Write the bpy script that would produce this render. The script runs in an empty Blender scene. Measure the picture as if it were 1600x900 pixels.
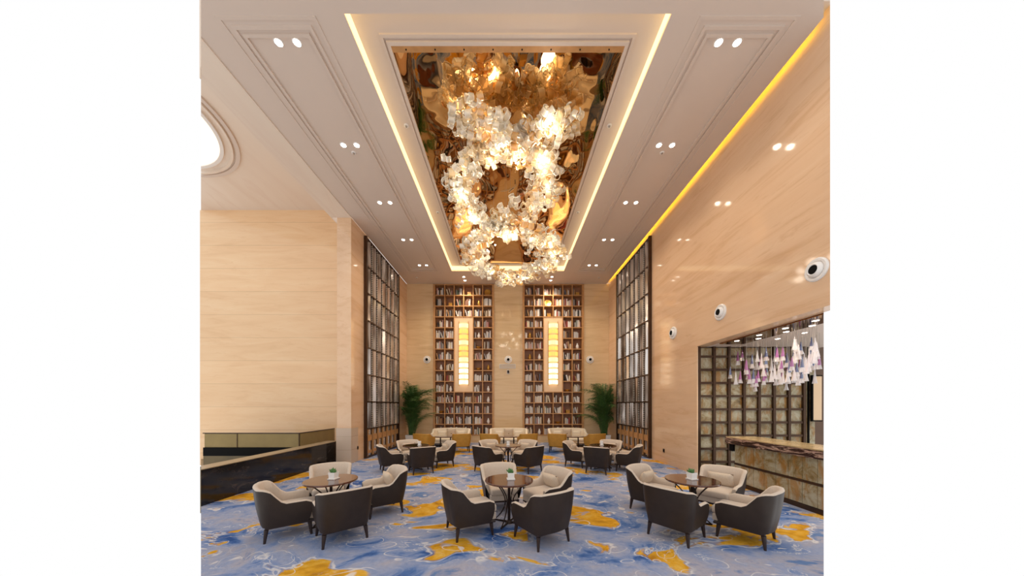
import bpy, math, random
from mathutils import Vector, Matrix
R = math.radians
random.seed(7)
C = bpy.context.scene.collection
VS = bpy.context.scene.view_settings
VS.view_transform = 'Standard'; VS.look = 'None'; VS.gamma = 1; VS.exposure = 0.0
VS.use_curve_mapping = False

# ------------------------------------------------------------------ numbers
CAMZ = 1.95
FL, VX, VY = 460.0, 793.5, 633.0          # focal length in px, principal point (photo px)
W = 5.25                                   # half width of the lounge
ZC = 8.25                                  # main ceiling
YB = 15.3                                  # back wall
def px(X, Y): return VX + FL*X/Y
ORD = ['first','second','third','fourth','fifth','sixth','seventh','eighth','ninth','tenth','eleventh','twelfth',
       'thirteenth','fourteenth','fifteenth','sixteenth','seventeenth','eighteenth','nineteenth','twentieth',
       'twenty-first','twenty-second','twenty-third','twenty-fourth','twenty-fifth','twenty-sixth','twenty-seventh',
       'twenty-eighth','twenty-ninth','thirtieth','thirty-first','thirty-second','thirty-third','thirty-fourth',
       'thirty-fifth','thirty-sixth','thirty-seventh','thirty-eighth','thirty-ninth','fortieth']
ORD += ['forty-'+w for w in ORD[:9]] + ['fiftieth'] + ['fifty-'+w for w in ORD[:9]]

# ------------------------------------------------------------------ materials
def lin(c):
    return tuple(((v/255)/12.92 if v/255 <= .04045 else ((v/255+.055)/1.055)**2.4) for v in c) + (1,)
class NT:
    def __init__(s, name):
        s.m = bpy.data.materials.new(name); s.m.use_nodes = True
        s.t = s.m.node_tree; s.n = s.t.nodes; s.l = s.t.links
        s.b = s.n['Principled BSDF']
    def new(s, typ, ins=None, **kw):
        nd = s.n.new(typ)
        for k, v in kw.items(): setattr(nd, k, v)
        for k, v in (ins or {}).items():
            if isinstance(v, bpy.types.NodeSocket): s.l.new(v, nd.inputs[k])
            else: nd.inputs[k].default_value = v
        return nd
    def coord(s, scale=(1,1,1), rot=(0,0,0), which='Object'):
        tc = s.new('ShaderNodeTexCoord')
        return s.new('ShaderNodeMapping', {'Vector': tc.outputs[which], 'Scale': scale, 'Rotation': rot}).outputs[0]
    def noise(s, vec, scale, detail=3, rough=.5, dist=0, out=0):
        return s.new('ShaderNodeTexNoise', {'Vector': vec, 'Scale': scale, 'Detail': detail, 'Roughness': rough, 'Distortion': dist}).outputs[out]
    def ramp(s, fac, stops, interp='LINEAR'):
        r = s.new('ShaderNodeValToRGB', {'Fac': fac}); e = r.color_ramp; e.interpolation = interp
        while len(e.elements) < len(stops): e.elements.new(.5)
        for el, (p, c) in zip(e.elements, stops):
            el.position = p; el.color = c
        return r.outputs[0]
    def mix(s, fac, a, b, mode='MIX'):
        m = s.new('ShaderNodeMix', data_type='RGBA', blend_type=mode)
        for i, v in ((0, fac), (6, a), (7, b)):
            if isinstance(v, bpy.types.NodeSocket): s.l.new(v, m.inputs[i])
            else: m.inputs[i].default_value = v
        return m.outputs[2]
    def math(s, op, a, b=0.0, c=0.0, clamp=False):
        m = s.new('ShaderNodeMath', operation=op, use_clamp=clamp)
        for i, v in enumerate((a, b, c)):
            if isinstance(v, bpy.types.NodeSocket): s.l.new(v, m.inputs[i])
            else: m.inputs[i].default_value = v
        return m.outputs[0]
    def bump(s, h, strength=.3, dist=.02):
        bp = s.new('ShaderNodeBump', {'Height': h, 'Strength': strength, 'Distance': dist})
        s.l.new(bp.outputs[0], s.b.inputs['Normal'])
    def set(s, **kw):
        for k, v in kw.items():
            k = {'base':'Base Color','rough':'Roughness','metal':'Metallic','spec':'Specular IOR Level','ecol':'Emission Color',
                 'emit':'Emission Strength','alpha':'Alpha','trans':'Transmission Weight','ior':'IOR','coat':'Coat Weight','sheen':'Sheen Weight'}[k]
            if isinstance(v, bpy.types.NodeSocket): s.l.new(v, s.b.inputs[k])
            else: s.b.inputs[k].default_value = v
        return s
def plain(name, col, rough=.5, metal=0, var=.06, scale=20, **kw):
    t = NT(name); v = t.coord(); n = t.noise(v, scale, 2)
    a = lin(col); d = tuple(x*(1-var) for x in a[:3]) + (1,); u = tuple(min(1, x*(1+var)) for x in a[:3]) + (1,)
    t.set(base=t.ramp(n, [(.3, d), (.7, u)]), rough=rough, metal=metal, **kw)
    return t.m
def glow(name, col, strength):
    t = NT(name); t.set(base=lin(col), ecol=lin(col), emit=strength, rough=.4); return t.m

def mat_marble(name, c1, c2, c3, scale, rough=.07, joints=None):
    t = NT(name); v = t.coord(scale=scale)
    warp = t.noise(v, .6, 2); n = t.noise(v, 1.0, 5, .6, 1.2)
    col = t.ramp(n, [(.25, lin(c3)), (.45, lin(c1)), (.7, lin(c2))])
    w = t.noise(v, 2.6, 4, .7, .6)
    col = t.mix(t.math('MULTIPLY', t.ramp(w, [(.56,(0,0,0,1)),(.66,(1,1,1,1)),(.74,(0,0,0,1))]), .55), col, lin(c3))
    if joints:
        tc = t.new('ShaderNodeTexCoord'); sp = t.new('ShaderNodeSeparateXYZ', {0: tc.outputs['Object']})
        axis, bw, bh, dark = joints
        cb = t.new('ShaderNodeCombineXYZ', {0: sp.outputs[axis], 1: sp.outputs[2]})
        br = t.new('ShaderNodeTexBrick', {'Vector': cb.outputs[0], 'Scale': 1.0, 'Mortar Size': .016, 'Mortar Smooth': .5,
             'Brick Width': bw, 'Row Height': bh, 'Color1': (1,1,1,1), 'Color2': (.955,.955,.955,1), 'Mortar': (dark,dark,dark,1)})
        col = t.mix(1.0, col, br.outputs[0], 'MULTIPLY')
    t.set(base=col, rough=rough, spec=.4); return t.m

def mat_carpet():
    t = NT('carpet'); v = t.coord(scale=(.72, 1.0, 1))
    wn = t.noise(v, .6, 3, .5, 0, out=1)
    wsub = t.new('ShaderNodeVectorMath', {0: wn, 1: (.5,.5,.5)}, operation='SUBTRACT')
    wsc = t.new('ShaderNodeVectorMath', {0: wsub.outputs[0], 'Scale': 1.3}, operation='SCALE')
    vw = t.new('ShaderNodeVectorMath', {0: v, 1: wsc.outputs[0]}, operation='ADD').outputs[0]
    # soft watercolour washes of lilac grey and blue, with scalloped edges from cloud cells
    cell = t.new('ShaderNodeTexVoronoi', {'Vector': vw, 'Scale': 2.1}, feature='SMOOTH_F1'); cell.inputs['Smoothness'].default_value = .12
    cd = cell.outputs['Distance']
    a = t.noise(vw, 1.25, 6, .64, .3)
    a2 = t.math('ADD', a, t.math('MULTIPLY', t.math('SUBTRACT', cd, .4), .13))
    base = t.ramp(a2, [(.35, lin((54,86,146))), (.41, lin((86,116,170))), (.44, lin((122,142,184))), (.52, lin((154,162,188))), (.60, lin((172,168,180))), (.66, lin((104,130,174)))])
    g = t.math('ADD', t.noise(vw, 1.05, 4.5, .52, .5), t.math('MULTIPLY', t.math('SUBTRACT', .4, cd), .10))
    fine = t.noise(vw, 6, 4, .6)
    gm = t.ramp(g, [(.546,(0,0,0,1)),(.562,(1,1,1,1))])
    gold = t.ramp(fine, [(.3, lin((178,122,36))), (.5, lin((220,162,44))), (.72, lin((226,184,92)))])
    col = t.mix(gm, base, gold)
    cl = t.ramp(g, [(.526,(0,0,0,1)),(.533,(1,1,1,1)),(.539,(1,1,1,1)),(.546,(0,0,0,1))])
    vor = t.new('ShaderNodeTexVoronoi', {'Vector': vw, 'Scale': 3.3}, feature='F1').outputs['Distance']
    ring = t.ramp(vor, [(.40,(0,0,0,1)),(.412,(1,1,1,1)),(.424,(1,1,1,1)),(.436,(0,0,0,1))])
    msk = t.ramp(t.noise(v, .9, 1), [(.42,(0,0,0,1)),(.48,(1,1,1,1))])
    edge = t.ramp(a2, [(.476,(0,0,0,1)),(.481,(1,1,1,1)),(.485,(1,1,1,1)),(.49,(0,0,0,1))])
    emsk = t.ramp(t.noise(v, 1.4, 1), [(.5,(0,0,0,1)),(.56,(1,1,1,1))])
    lines = t.math('MAXIMUM', t.math('MAXIMUM', cl, t.math('MULTIPLY', ring, msk)), t.math('MULTIPLY', edge, emsk))
    brk = t.ramp(t.noise(v, 2.4, 2), [(.36,(0,0,0,1)),(.48,(1,1,1,1))])
    lines = t.math('MULTIPLY', lines, brk)
    col = t.mix(t.math('MULTIPLY', lines, .8), col, lin((224,218,214)))
    sp = t.ramp(t.noise(vw, 2.6, 2, .5, .8), [(.675,(0,0,0,1)),(.69,(1,1,1,1))])
    col = t.mix(t.math('MULTIPLY', sp, .75), col, lin((222,214,210)))
    pile = t.noise(t.coord(), 90, 2)
    col = t.mix(.32, col, t.ramp(t.noise(t.coord(), 18, 4, .75), [(.3,(.5,.5,.5,1)),(.7,(1,1,1,1))]), 'MULTIPLY')
    t.set(base=col, rough=.95, spec=.1); t.bump(pile, .4, .01); return t.m

def mat_onyx():
    t = NT('onyx'); v = t.coord(scale=(2.2,2.2,2.2)); n = t.noise(v, 1.5, 8, .72, .6); n2 = t.noise(t.coord(scale=(5,5,1.6)), 1.3, 4, .6, .4)
    col = t.ramp(n, [(.28, lin((84,66,40))), (.42, lin((140,116,74))), (.52, lin((164,152,122))), (.62, lin((182,172,146))), (.74, lin((120,90,48)))])
    col = t.mix(t.ramp(n2, [(.50,(0,0,0,1)),(.62,(.75,.75,.75,1))]), col, lin((160,112,52)))
    t.set(base=col, rough=.22); return t.m

def mat_mirror():
    t = NT('bronze_mirror'); v = t.coord(scale=(1.0, .75, 1)); n = t.noise(v, .75, 1.0, .35, .5); n2 = t.noise(v, 2.6, 1, .4, .2)
    h = t.math('ADD', n, t.math('MULTIPLY', n2, .045))
    t.set(base=(.70,.45,.22,1), metal=1.0, rough=.02); t.bump(h, 1.0, .15); return t.m

def mat_glass(name, tint, transp=.35, rough=.08, diff=.5, tr=.5):
    """thin ribbed glass: see-through, milky and shiny in one sheet"""
    t = NT(name); t.n.remove(t.b); out = t.n['Material Output']
    tp = t.new('ShaderNodeBsdfTransparent', {'Color': lin(tint)})
    df = t.new('ShaderNodeBsdfDiffuse', {'Color': lin(tint)})
    tl = t.new('ShaderNodeBsdfTranslucent', {'Color': lin(tint)})
    gl = t.new('ShaderNodeBsdfGlossy', {'Color': (1,1,1,1), 'Roughness': rough})
    fr = t.new('ShaderNodeLayerWeight', {'Blend': .35})
    m1 = t.new('ShaderNodeMixShader', {0: tr, 1: df.outputs[0], 2: tl.outputs[0]})
    m2 = t.new('ShaderNodeMixShader', {0: transp, 1: m1.outputs[0], 2: tp.outputs[0]})
    m3 = t.new('ShaderNodeMixShader', {0: t.math('MULTIPLY_ADD', fr.outputs['Facing'], .5, .12), 1: m2.outputs[0], 2: gl.outputs[0]})
    t.l.new(m3.outputs[0], out.inputs[0]); return t.m

def mat_pane():
    t = NT('ribbed_mirror_glass'); n = t.noise(t.coord(scale=(17, 17, .12)), 1.0, 2, .6); n2 = t.noise(t.coord(scale=(3.1, 3.1, 1.1)), 1.0, 1)
    f = t.math('ADD', n, t.math('MULTIPLY', t.math('SUBTRACT', n2, .5), .5))  # mirror-like bright and dark reflection streaks are painted into the pane colour
    t.set(base=t.ramp(f, [(.32, lin((84,66,54))), (.45, lin((168,154,144))), (.60, lin((240,234,230)))]), rough=.14, metal=.6); t.bump(n, .3, .01); return t.m
def mat_beads():
    t = NT('beaded_strip'); v = t.coord(scale=(1,1,1)); sp = t.new('ShaderNodeSeparateXYZ', {0: v})
    w = t.math('FRACT', t.math('MULTIPLY', sp.outputs[2], 14.0))
    col = t.ramp(w, [(.45, lin((38,28,22))), (.5, lin((214,204,192)))], 'CONSTANT')
    t.set(base=col, rough=.3, metal=.2); return t.m
def mat_wood_table():
    t = NT('walnut_gloss'); v = t.coord(scale=(1.5,14,1)); n = t.noise(v, 2.2, 4, .6, .6)
    t.set(base=t.ramp(n, [(.3, lin((58,30,18))), (.7, lin((104,58,36)))]), rough=.08, coat=.6); return t.m
def mat_brick_stone(name, c1, c2, m, axis, bw, bh):
    t = NT(name); tc = t.new('ShaderNodeTexCoord'); sp = t.new('ShaderNodeSeparateXYZ', {0: tc.outputs['Object']})
    cb = t.new('ShaderNodeCombineXYZ', {0: sp.outputs[axis], 1: sp.outputs[2]})
    br = t.new('ShaderNodeTexBrick', {'Vector': cb.outputs[0], 'Scale': 1, 'Mortar Size': .006, 'Brick Width': bw, 'Row Height': bh,
         'Color1': lin(c1), 'Color2': lin(c2), 'Mortar': lin(m)})
    t.set(base=br.outputs[0], rough=.25); return t.m
def mat_darkstone():
    t = NT('dark_stone'); v = t.coord(scale=(1,1,2.2)); n = t.noise(v, 2.4, 6, .65, 1.0)
    t.set(base=t.ramp(n, [(.35, lin((24,21,20))), (.6, lin((44,38,35))), (.74, lin((84,74,66)))]), rough=.1); return t.m
def mat_onyx_edge():
    t = NT('streaked_marble'); v = t.coord(scale=(3,1.1,9)); n = t.noise(v, 1.6, 5, .6, 1.2)
    t.set(base=t.ramp(n, [(.35, lin((30,22,20))), (.5, lin((70,46,40))), (.56, lin((196,160,140))), (.62, lin((60,40,34)))]), rough=.12); return t.m

M = dict(
 ceiling=plain('ceiling_paint', (216,198,184), .55, var=.01, scale=2),
 trim=plain('ceiling_trim', (216,198,184), .5, var=.01),
 marble_side=mat_marble("beige_marble_side", (226,188,152), (231,196,162), (212,170,132), (1,.30,2.6)),
 marble_back=mat_marble('beige_marble_back', (228,196,152), (235,205,164), (214,178,134), (.30,1,3.0)),
 marble_lobby=mat_marble('peach_marble', (240,200,156), (244,208,166), (232,190,146), (.4,1,2.6), .1, joints=(0, 60.0, .94, .84)),
 stone_base=mat_brick_stone('pale_stone', (206,182,160), (200,176,154), (176,150,128), 1, .9, .45),
 lobby_ceiling=mat_marble('pink_plaster', (232,214,196), (236,220,204), (226,204,186), (.7,.1,1), .5),
 carpet=mat_carpet(), onyx=mat_onyx(), mirror=mat_mirror(), pane=mat_pane(), beads=mat_beads(),
 walnut=mat_wood_table(), darkstone=mat_darkstone(), edge=mat_onyx_edge(),
 leather=plain('brown_leather', (50,39,33), .45, var=.1, scale=9, spec=.3),
 beige=plain('beige_fabric', (202,184,166), .9, var=.05, scale=60, sheen=.2),
 piping=plain('pale_piping', (214,200,184), .7),
 pillow=plain('pillow_fabric', (204,184,162), .9, var=.06, scale=50),
 leg=plain('dark_leg_wood', (44,28,22), .35, var=.1),
 ochre=plain('ochre_leather', (186,136,52), .5, var=.08, scale=8),
 cream=plain('cream_fabric', (236,222,200), .9, var=.03, scale=40),
 button=plain('brown_button', (110,78,40), .5),
 iron=plain('dark_bronze_metal', (58,44,38), .3, metal=.6),
 bronze=plain('bronze_frame', (194,143,92), .38, metal=.15, var=.12, scale=6),
 bronze_dark=plain('dark_bronze_frame', (76,54,38), .3, metal=.6, var=.12, scale=6),
 shelfback=plain('shelf_back_wood', (160,112,80), .5, var=.15, scale=3),
 white=plain('white_enamel', (236,230,224), .35, var=.02),
 white_matte=plain('white_ceramic', (240,234,228), .4, var=.02),
 black=plain('black_paint', (14,12,11), .8, spec=.15),
 leaf=plain('palm_leaf', (66,100,44), .5, var=.35, scale=5),
 stem=plain('palm_stem', (82,98,52), .6, var=.2),
 soil=plain('soil', (60,42,30), .95),
 succulent=plain('succulent_green', (84,128,70), .5, var=.3, scale=30),
 olive=plain('olive_glass', (150,130,80), .12, var=.08, scale=2, spec=.25, alpha=.72),
 olive_stone=plain('olive_stone', (104,86,50), .25, var=.15, scale=2),
 onyx_top=plain('honey_stone_top', (196,168,124), .15, var=.15, scale=5),
 tan=plain('tan_stone_ledge', (150,130,100), .25, var=.08, scale=4),
 glass_w=mat_glass('clear_ribbed_glass', (255,248,232), .28),
 glass_c=mat_glass('cream_ribbed_glass', (255,234,190), .26),
 glass_a=mat_glass('amber_ribbed_glass', (248,200,116), .28),
 rim_w=mat_glass('clear_glass_rim', (255,250,238), .05), rim_c=mat_glass('cream_glass_rim', (255,236,196), .05), rim_a=mat_glass('amber_glass_rim', (250,208,126), .05),
 bell_w=mat_glass('clear_bell_glass', (248,242,242), .58),
 bell_p=mat_glass('purple_bell_glass', (196,104,182), .4),
 bell_b=mat_glass('blue_bell_glass', (104,118,164), .42),
 lamp_on=glow('lit_lamp', (255,244,226), 14),
 led=glow('lit_crystal_led', (255,244,222), 14),
 cove=glow('glowing_cove_face', (255,236,186), 1.05),
 cove_y=glow('lit_yellow_tube', (255,226,50), 9.0),
 sc_w=glow('lit_white_glass', (255,240,214), 1.1), sc_a=glow('lit_amber_glass', (250,196,104), .8), sc_c=glow('lit_cream_glass', (255,228,170), 1.05),
 dome=glow('lit_dome', (255,234,212), .9),
 screen=plain('beige_panel', (232,198,160), .5, var=.02, scale=2),
 gold=plain('gold_ornament', (196,150,70), .3, metal=.7),
 wire=plain('steel_wire', (170,160,150), .3, metal=.8),
 brownstone=plain('brown_stone', (92,64,42), .3, var=.15, scale=3),
)
BOOKC = [('white',(232,226,220)),('white',(224,216,208)),('cream',(222,204,176)),('pale grey',(190,184,180)),('grey',(140,132,128)),
         ('black',(40,34,32)),('brown',(110,70,46)),('tan',(180,140,100)),('pink',(206,160,150)),('red',(150,66,54)),('blue grey',(110,116,136)),('green',(90,106,84))]
BM = [plain('book_cover_'+c.replace(' ','_'), v, .55, var=.05) for c, v in BOOKC]
M['book_pages'] = plain('book_pages', (230,218,196), .8)

# ------------------------------------------------------------------ mesh helpers
class MB:
    def __init__(s): s.v, s.f = [], []
    def add(s, vs, fs, mtx=None):
        o = len(s.v)
        s.v += [tuple((mtx @ Vector(p)) if mtx else p) for p in vs]
        s.f += [tuple(o+i for i in f) for f in fs]; return s
    def box(s, x0,x1,y0,y1,z0,z1, mtx=None, bev=0):
        if bev <= 0:
            return s.add([(x0,y0,z0),(x1,y0,z0),(x1,y1,z0),(x0,y1,z0),(x0,y0,z1),(x1,y0,z1),(x1,y1,z1),(x0,y1,z1)],
              [(3,2,1,0),(4,5,6,7),(0,1,5,4),(1,2,6,5),(2,3,7,6),(3,0,4,7)], mtx)
        b = bev; rings = []
        for z, i in ((z0, b), (z0+b, 0), (z1-b, 0), (z1, b)):
            rings.append([(x0+i+b*(i==0),y0+i,z),(x1-i-b*(i==0),y0+i,z),(x1-i,y0+i+b*(i==0),z),(x1-i,y1-i-b*(i==0),z),
                          (x1-i-b*(i==0),y1-i,z),(x0+i+b*(i==0),y1-i,z),(x0+i,y1-i-b*(i==0),z),(x0+i,y0+i+b*(i==0),z)])
        return s.loft(rings, True, True, mtx)
    def loft(s, rings, cap0=True, cap1=True, mtx=None, closed=True):
        n = len(rings[0]); vs = [p for r in rings for p in r]; fs = []
        for k in range(len(rings)-1):
            for i in range(n if closed else n-1):
                j = (i+1) % n; fs.append((k*n+i, k*n+j, (k+1)*n+j, (k+1)*n+i))
        if cap0: fs.append(tuple(reversed(range(n))))
        if cap1: fs.append(tuple(range((len(rings)-1)*n, len(rings)*n)))
        return s.add(vs, fs, mtx)
    def lathe(s, prof, n=24, mtx=None, cap0=True, cap1=True):
        return s.loft([[(r*math.cos(2*math.pi*i/n), r*math.sin(2*math.pi*i/n), z) for i in range(n)] for r, z in prof], cap0, cap1, mtx)
    def tube(s, pts, rad, n=8, mtx=None):
        pts = [Vector(p) for p in pts]; rings = []
        rr = rad if isinstance(rad, (list, tuple)) else [rad]*len(pts)
        up = Vector((0,0,1))
        for i, p in enumerate(pts):
            d = (pts[min(i+1, len(pts)-1)] - pts[max(i-1, 0)]).normalized()
            a = d.cross(up if abs(d.z) < .95 else Vector((1,0,0))).normalized(); b = d.cross(a)
            rings.append([tuple(p + rr[i]*(math.cos(2*math.pi*k/n)*a + math.sin(2*math.pi*k/n)*b)) for k in range(n)])
        return s.loft(rings, True, True, mtx)
    def prism(s, poly, z0, z1, mtx=None):
        return s.loft([[(x,y,z0) for x,y in poly],[(x,y,z1) for x,y in poly]], True, True, mtx)
    def me(s, name, smooth=False, split=40):
        m = bpy.data.meshes.new(name); m.from_pydata(s.v, [], s.f); m.update()
        import bmesh
        b = bmesh.new(); b.from_mesh(m); bmesh.ops.recalc_face_normals(b, faces=b.faces)
        if smooth:
            for f in b.faces: f.smooth = True
            for e in b.edges:
                if len(e.link_faces) == 2 and e.calc_face_angle(0) > R(split): e.smooth = False
        b.to_mesh(m); b.free(); return m
def obj(name, mb, mat, parent=None, loc=(0,0,0), rot=(0,0,0), smooth=False, split=40):
    m = mb if isinstance(mb, bpy.types.Mesh) else mb.me(name, smooth, split)
    if not m.materials: m.materials.append(mat)
    o = bpy.data.objects.new(name, m); C.objects.link(o)
    o.location = loc; o.rotation_euler = rot
    if parent: o.parent = parent
    return o
def tag(o, label, cat, group=None):
    o['label'] = label; o['category'] = cat
    if group: o['group'] = group
    return o
def thing(name, label, cat, loc=(0,0,0), rz=0, group=None):
    o = bpy.data.objects.new(name, None); C.objects.link(o); o.empty_display_size = .1
    o.location = loc; o.rotation_euler = (0,0,rz); return tag(o, label, cat, group)
def struct(name, mb, mat, **kw):
    o = obj(name, mb, mat, **kw); o['kind'] = 'structure'; return o
def dup(root, loc, rz, label, group=None, name=None):
    r = root.copy(); C.objects.link(r); r.location = loc; r.rotation_euler = (0,0,rz); r['label'] = label
    if group: r['group'] = group
    for ch in list(root.children):
        c = ch.copy(); C.objects.link(c); c.parent = r
        for g in ch.children:
            d = g.copy(); C.objects.link(d); d.parent = c
    return r
def light(name, typ, parent, loc, energy, col, rot=(0,0,0), **kw):
    d = bpy.data.lights.new(name, typ); d.energy = energy; d.color = col
    for k, v in kw.items(): setattr(d, k, v)
    o = bpy.data.objects.new(name, d); C.objects.link(o); o.location = loc; o.rotation_euler = rot
    if parent: o.parent = parent
    return o
# how far the building is modelled: a little past what can be seen to the left and right of the lounge
SL, SR = (314-VX)/FL, (1287-VX)/FL
def clip(poly):
    for f in (lambda p: p[0]-SL*p[1], lambda p: SR*p[1]-p[0]):
        out = []
        for i, a in enumerate(poly):
            b = poly[(i+1) % len(poly)]; fa, fb = f(a), f(b)
            if fa >= 0: out.append(a)
            if (fa >= 0) != (fb >= 0):
                t = fa/(fa-fb); out.append((a[0]+t*(b[0]-a[0]), a[1]+t*(b[1]-a[1])))
        poly = out
    return poly
def clip2(poly):
    global SR
    k = SR; SR = (1297-VX)/FL; poly = clip(poly); SR = k
    return poly
def rect(x0,x1,y0,y1): return [(x0,y0),(x1,y0),(x1,y1),(x0,y1)]

# ------------------------------------------------------------------ room shell
struct('floor', MB().prism(clip([(-5.9,2.0),(5.7,2.0),(5.7,15.7),(-5.9,15.7)]), -.2, 0), M['carpet'])
struct('floor_lobby', MB().prism(clip(rect(-12.6,-5.95,5.6,12.0)), -.5, -.25), M['olive_stone'])
struct('floor_bar', MB().prism(clip(rect(5.7,8.9,4.9,8.6)), -.2, 0), M['olive_stone'])
TX, TY0, TY1 = 2.64, 4.74, 13.87            # tray opening
ZT = ZC + .25
cm = MB()
for p in (rect(-W,-TX,4.55,YB+.4), rect(TX,W-.12,4.55,YB+.4), rect(-TX,TX,4.45,TY0), rect(-TX,TX,TY1,YB+.4)):
    cm.prism(clip(p), ZC, ZC+.06)
struct('ceiling', cm, M['ceiling'])
struct('ceiling_tray', MB().box(-TX-.3,TX+.3,TY0-.1,TY1+.3,ZT,ZT+.1), M['ceiling'])
struct('trim_1', MB().prism(clip(rect(-5.9,-W,4.6,9.86)), ZC-.02, ZC+.2), M['lobby_ceiling'])               # underside of the bulkhead
struct('trim_2', MB().box(-5.92,-5.9,5.65,12.0,ZC-.02,9.9), M['lobby_ceiling'])                    # its lobby side
# stepped mouldings on both side panels of the ceiling
n = 3
for sx in (-1, 1):
    mb = MB()
    for a, b, y0, y1, h in ((3.12,4.74,4.76,14.1,.012), (3.26,4.60,4.88,13.85,.022), (3.36,4.50,4.98,13.65,.03)):
        w = .05
        for q in (rect(a,a+w,y0,y1), rect(b-w,b,y0,y1), rect(a+w,b-w,y0,y0+w), rect(a+w,b-w,y1-w,y1)):
            q = clip([(sx*x, y) for x, y in q])
            if len(q) > 2: mb.prism(q, ZC-h, ZC)
    struct('trim_%d' % n, mb, M['trim']); n += 1
# mirror surround moulding on the tray
MX, MY0, MY1 = 2.12, 5.33, 13.55
mb = MB()
for o, h, w in ((.0,.05,.06),(.10,.03,.05)):
    mb.box(-MX-o-w,-MX-o,MY0-o-w,MY1+o+w,ZT-h,ZT).box(MX+o,MX+o+w,MY0-o-w,MY1+o+w,ZT-h,ZT)
    mb.box(-MX-o,MX+o,MY0-o-w,MY0-o,ZT-h,ZT).box(-MX-o,MX+o,MY1+o,MY1+o+w,ZT-h,ZT)
struct('trim_5', mb, M['trim'])
mir = thing('ceiling_mirror', 'large rippled bronze mirror panel in the ceiling tray above the chandelier', 'mirror', (0,(MY0+MY1)/2,ZT-.03))
obj('mirror_panel', MB().box(-MX,MX,-(MY1-MY0)/2+.1,(MY1-MY0)/2,0,.03), M['mirror'], mir)
fr = MB().box(-MX,MX,-(MY1-MY0)/2,-(MY1-MY0)/2+.1,-.02,.03)
fx = obj('front_rail', fr, M['bronze'], mir)
for i in range(8):
    obj('fixing', MB().lathe([(.012,-.03),(.012,-.02)], 8), M['black'], mir, (-1.86+i*.53, -(MY1-MY0)/2+.05, 0))

# tray side faces made to glow, in place of cove light falling on them
cv = thing('cove_light', 'cream glowing cove faces framing the ceiling tray', 'light', (0,TY1,ZC))
for nm, a in (('left',(-TX-.02,-TX,TY0,TY1)),('right',(TX,TX+.02,TY0,TY1)),('back',(-TX,TX,TY1,TY1+.02)),('front',(-TX,TX,TY0-.02,TY0))):
    obj('glowing_tray_face', MB().box(a[0],a[1],a[2]-TY1,a[3]-TY1,.02,.25), M['cove'], cv)
tb = obj('tube_light', MB().box(W-.22,W-.17,5.0,YB-.05,ZC+.065,ZC+.11), M['cove_y']); tag(tb, 'yellow light tube along the ceiling edge above right marble wall', 'light')
struct('trim_6', MB().prism(clip2(rect(W-.5,W+.3,4.75,YB+.4)), ZC+.22,ZC+.26), M['trim'])

# side walls
struct('wall_left', MB().box(-5.72,-W,9.86,YB+.4,0,ZC-.02), M['marble_side'])
struct('trim_7', MB().box(-5.74,-W+.012,9.84,10.3,0,1.18), M['stone_base'])
struct('wall_lobby', MB().box(-12.55,-5.74,12.0,12.2,-.5,9.9), M['marble_lobby'])
lc = clip(rect(-12.7,-5.9,5.0,12.0))
struct('ceiling_lobby', MB().prism(lc, 9.9, 10.1), M['lobby_ceiling'])
def disc(cx, cy, r, n=72): return [(cx+r*math.cos(2*math.pi*i/n), cy+r*math.sin(2*math.pi*i/n)) for i in range(n)]
dm = thing('ceiling_dome_light', 'round glowing ceiling dome with moulded rings in the lobby', 'light', (-10.4,7.7,9.9))
def arcring(r0, r1, z0, z1, mat, name):
    pts = []; n = 96
    mb = MB()
    for i in range(n):
        a, b = 2*math.pi*i/n, 2*math.pi*(i+1)/n
        q = [(r*math.cos(t), r*math.sin(t)) for r, t in ((r0,a),(r1,a),(r1,b),(r0,b))]
        q = [(x+10.4, y-7.7) for x, y in clip([(x-10.4, y+7.7) for x, y in (q if r0 > 0 else q[1:])])]
        if len(q) > 2: mb.prism(q, z0, z1)
    obj(name, mb, mat, dm)
arcring(2.42, 2.52, -.05, 0, M['trim'], 'outer_ring'); arcring(2.30, 2.36, -.07, 0, M['lobby_ceiling'], 'middle_ring'); arcring(2.05, 2.14, -.06, 0, M['white'], 'inner_ring')
arcring(0.0, 2.05, -.03, -.005, M['dome'], 'lit_diffuser')
# right wall with the bar opening
OY, OZ = 8.17, 3.58
struct('wall_right', MB().prism(clip2(rect(W,W+.3,4.7,OY)),OZ,ZC+.22).box(W,W+.03,OY,8.4,0,OZ).box(W,W+.3,OY,8.4,OZ,ZC+.22).box(W,W+.3,8.4,YB+.4,0,ZC+.22), M['marble_side'])
struct('wall_bar', MB().prism(clip(rect(W+.3,9.3,8.4,8.6)),0,OZ+.3), M['brownstone'])
struct('ceiling_bar', MB().prism(clip(rect(W+.3,8.85,4.9,8.4)), OZ, OZ+.15), M['ceiling'])
# back wall: three piers, plinths
bw = MB()
BCX = ((-3.875,-.715), (.765,3.945))
for a, b in ((-W,BCX[0][0]), (BCX[0][1],BCX[1][0]), (BCX[1][1],W)): bw.box(a,b,YB,YB+.4,0,ZC)
for a, b in BCX: bw.box(a,b,YB+.02,YB+.4,0,.39)
bw.box(-W,W,YB+.4,YB+.5,0,ZC)
struct('wall_back', bw, M['marble_back'])

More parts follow.
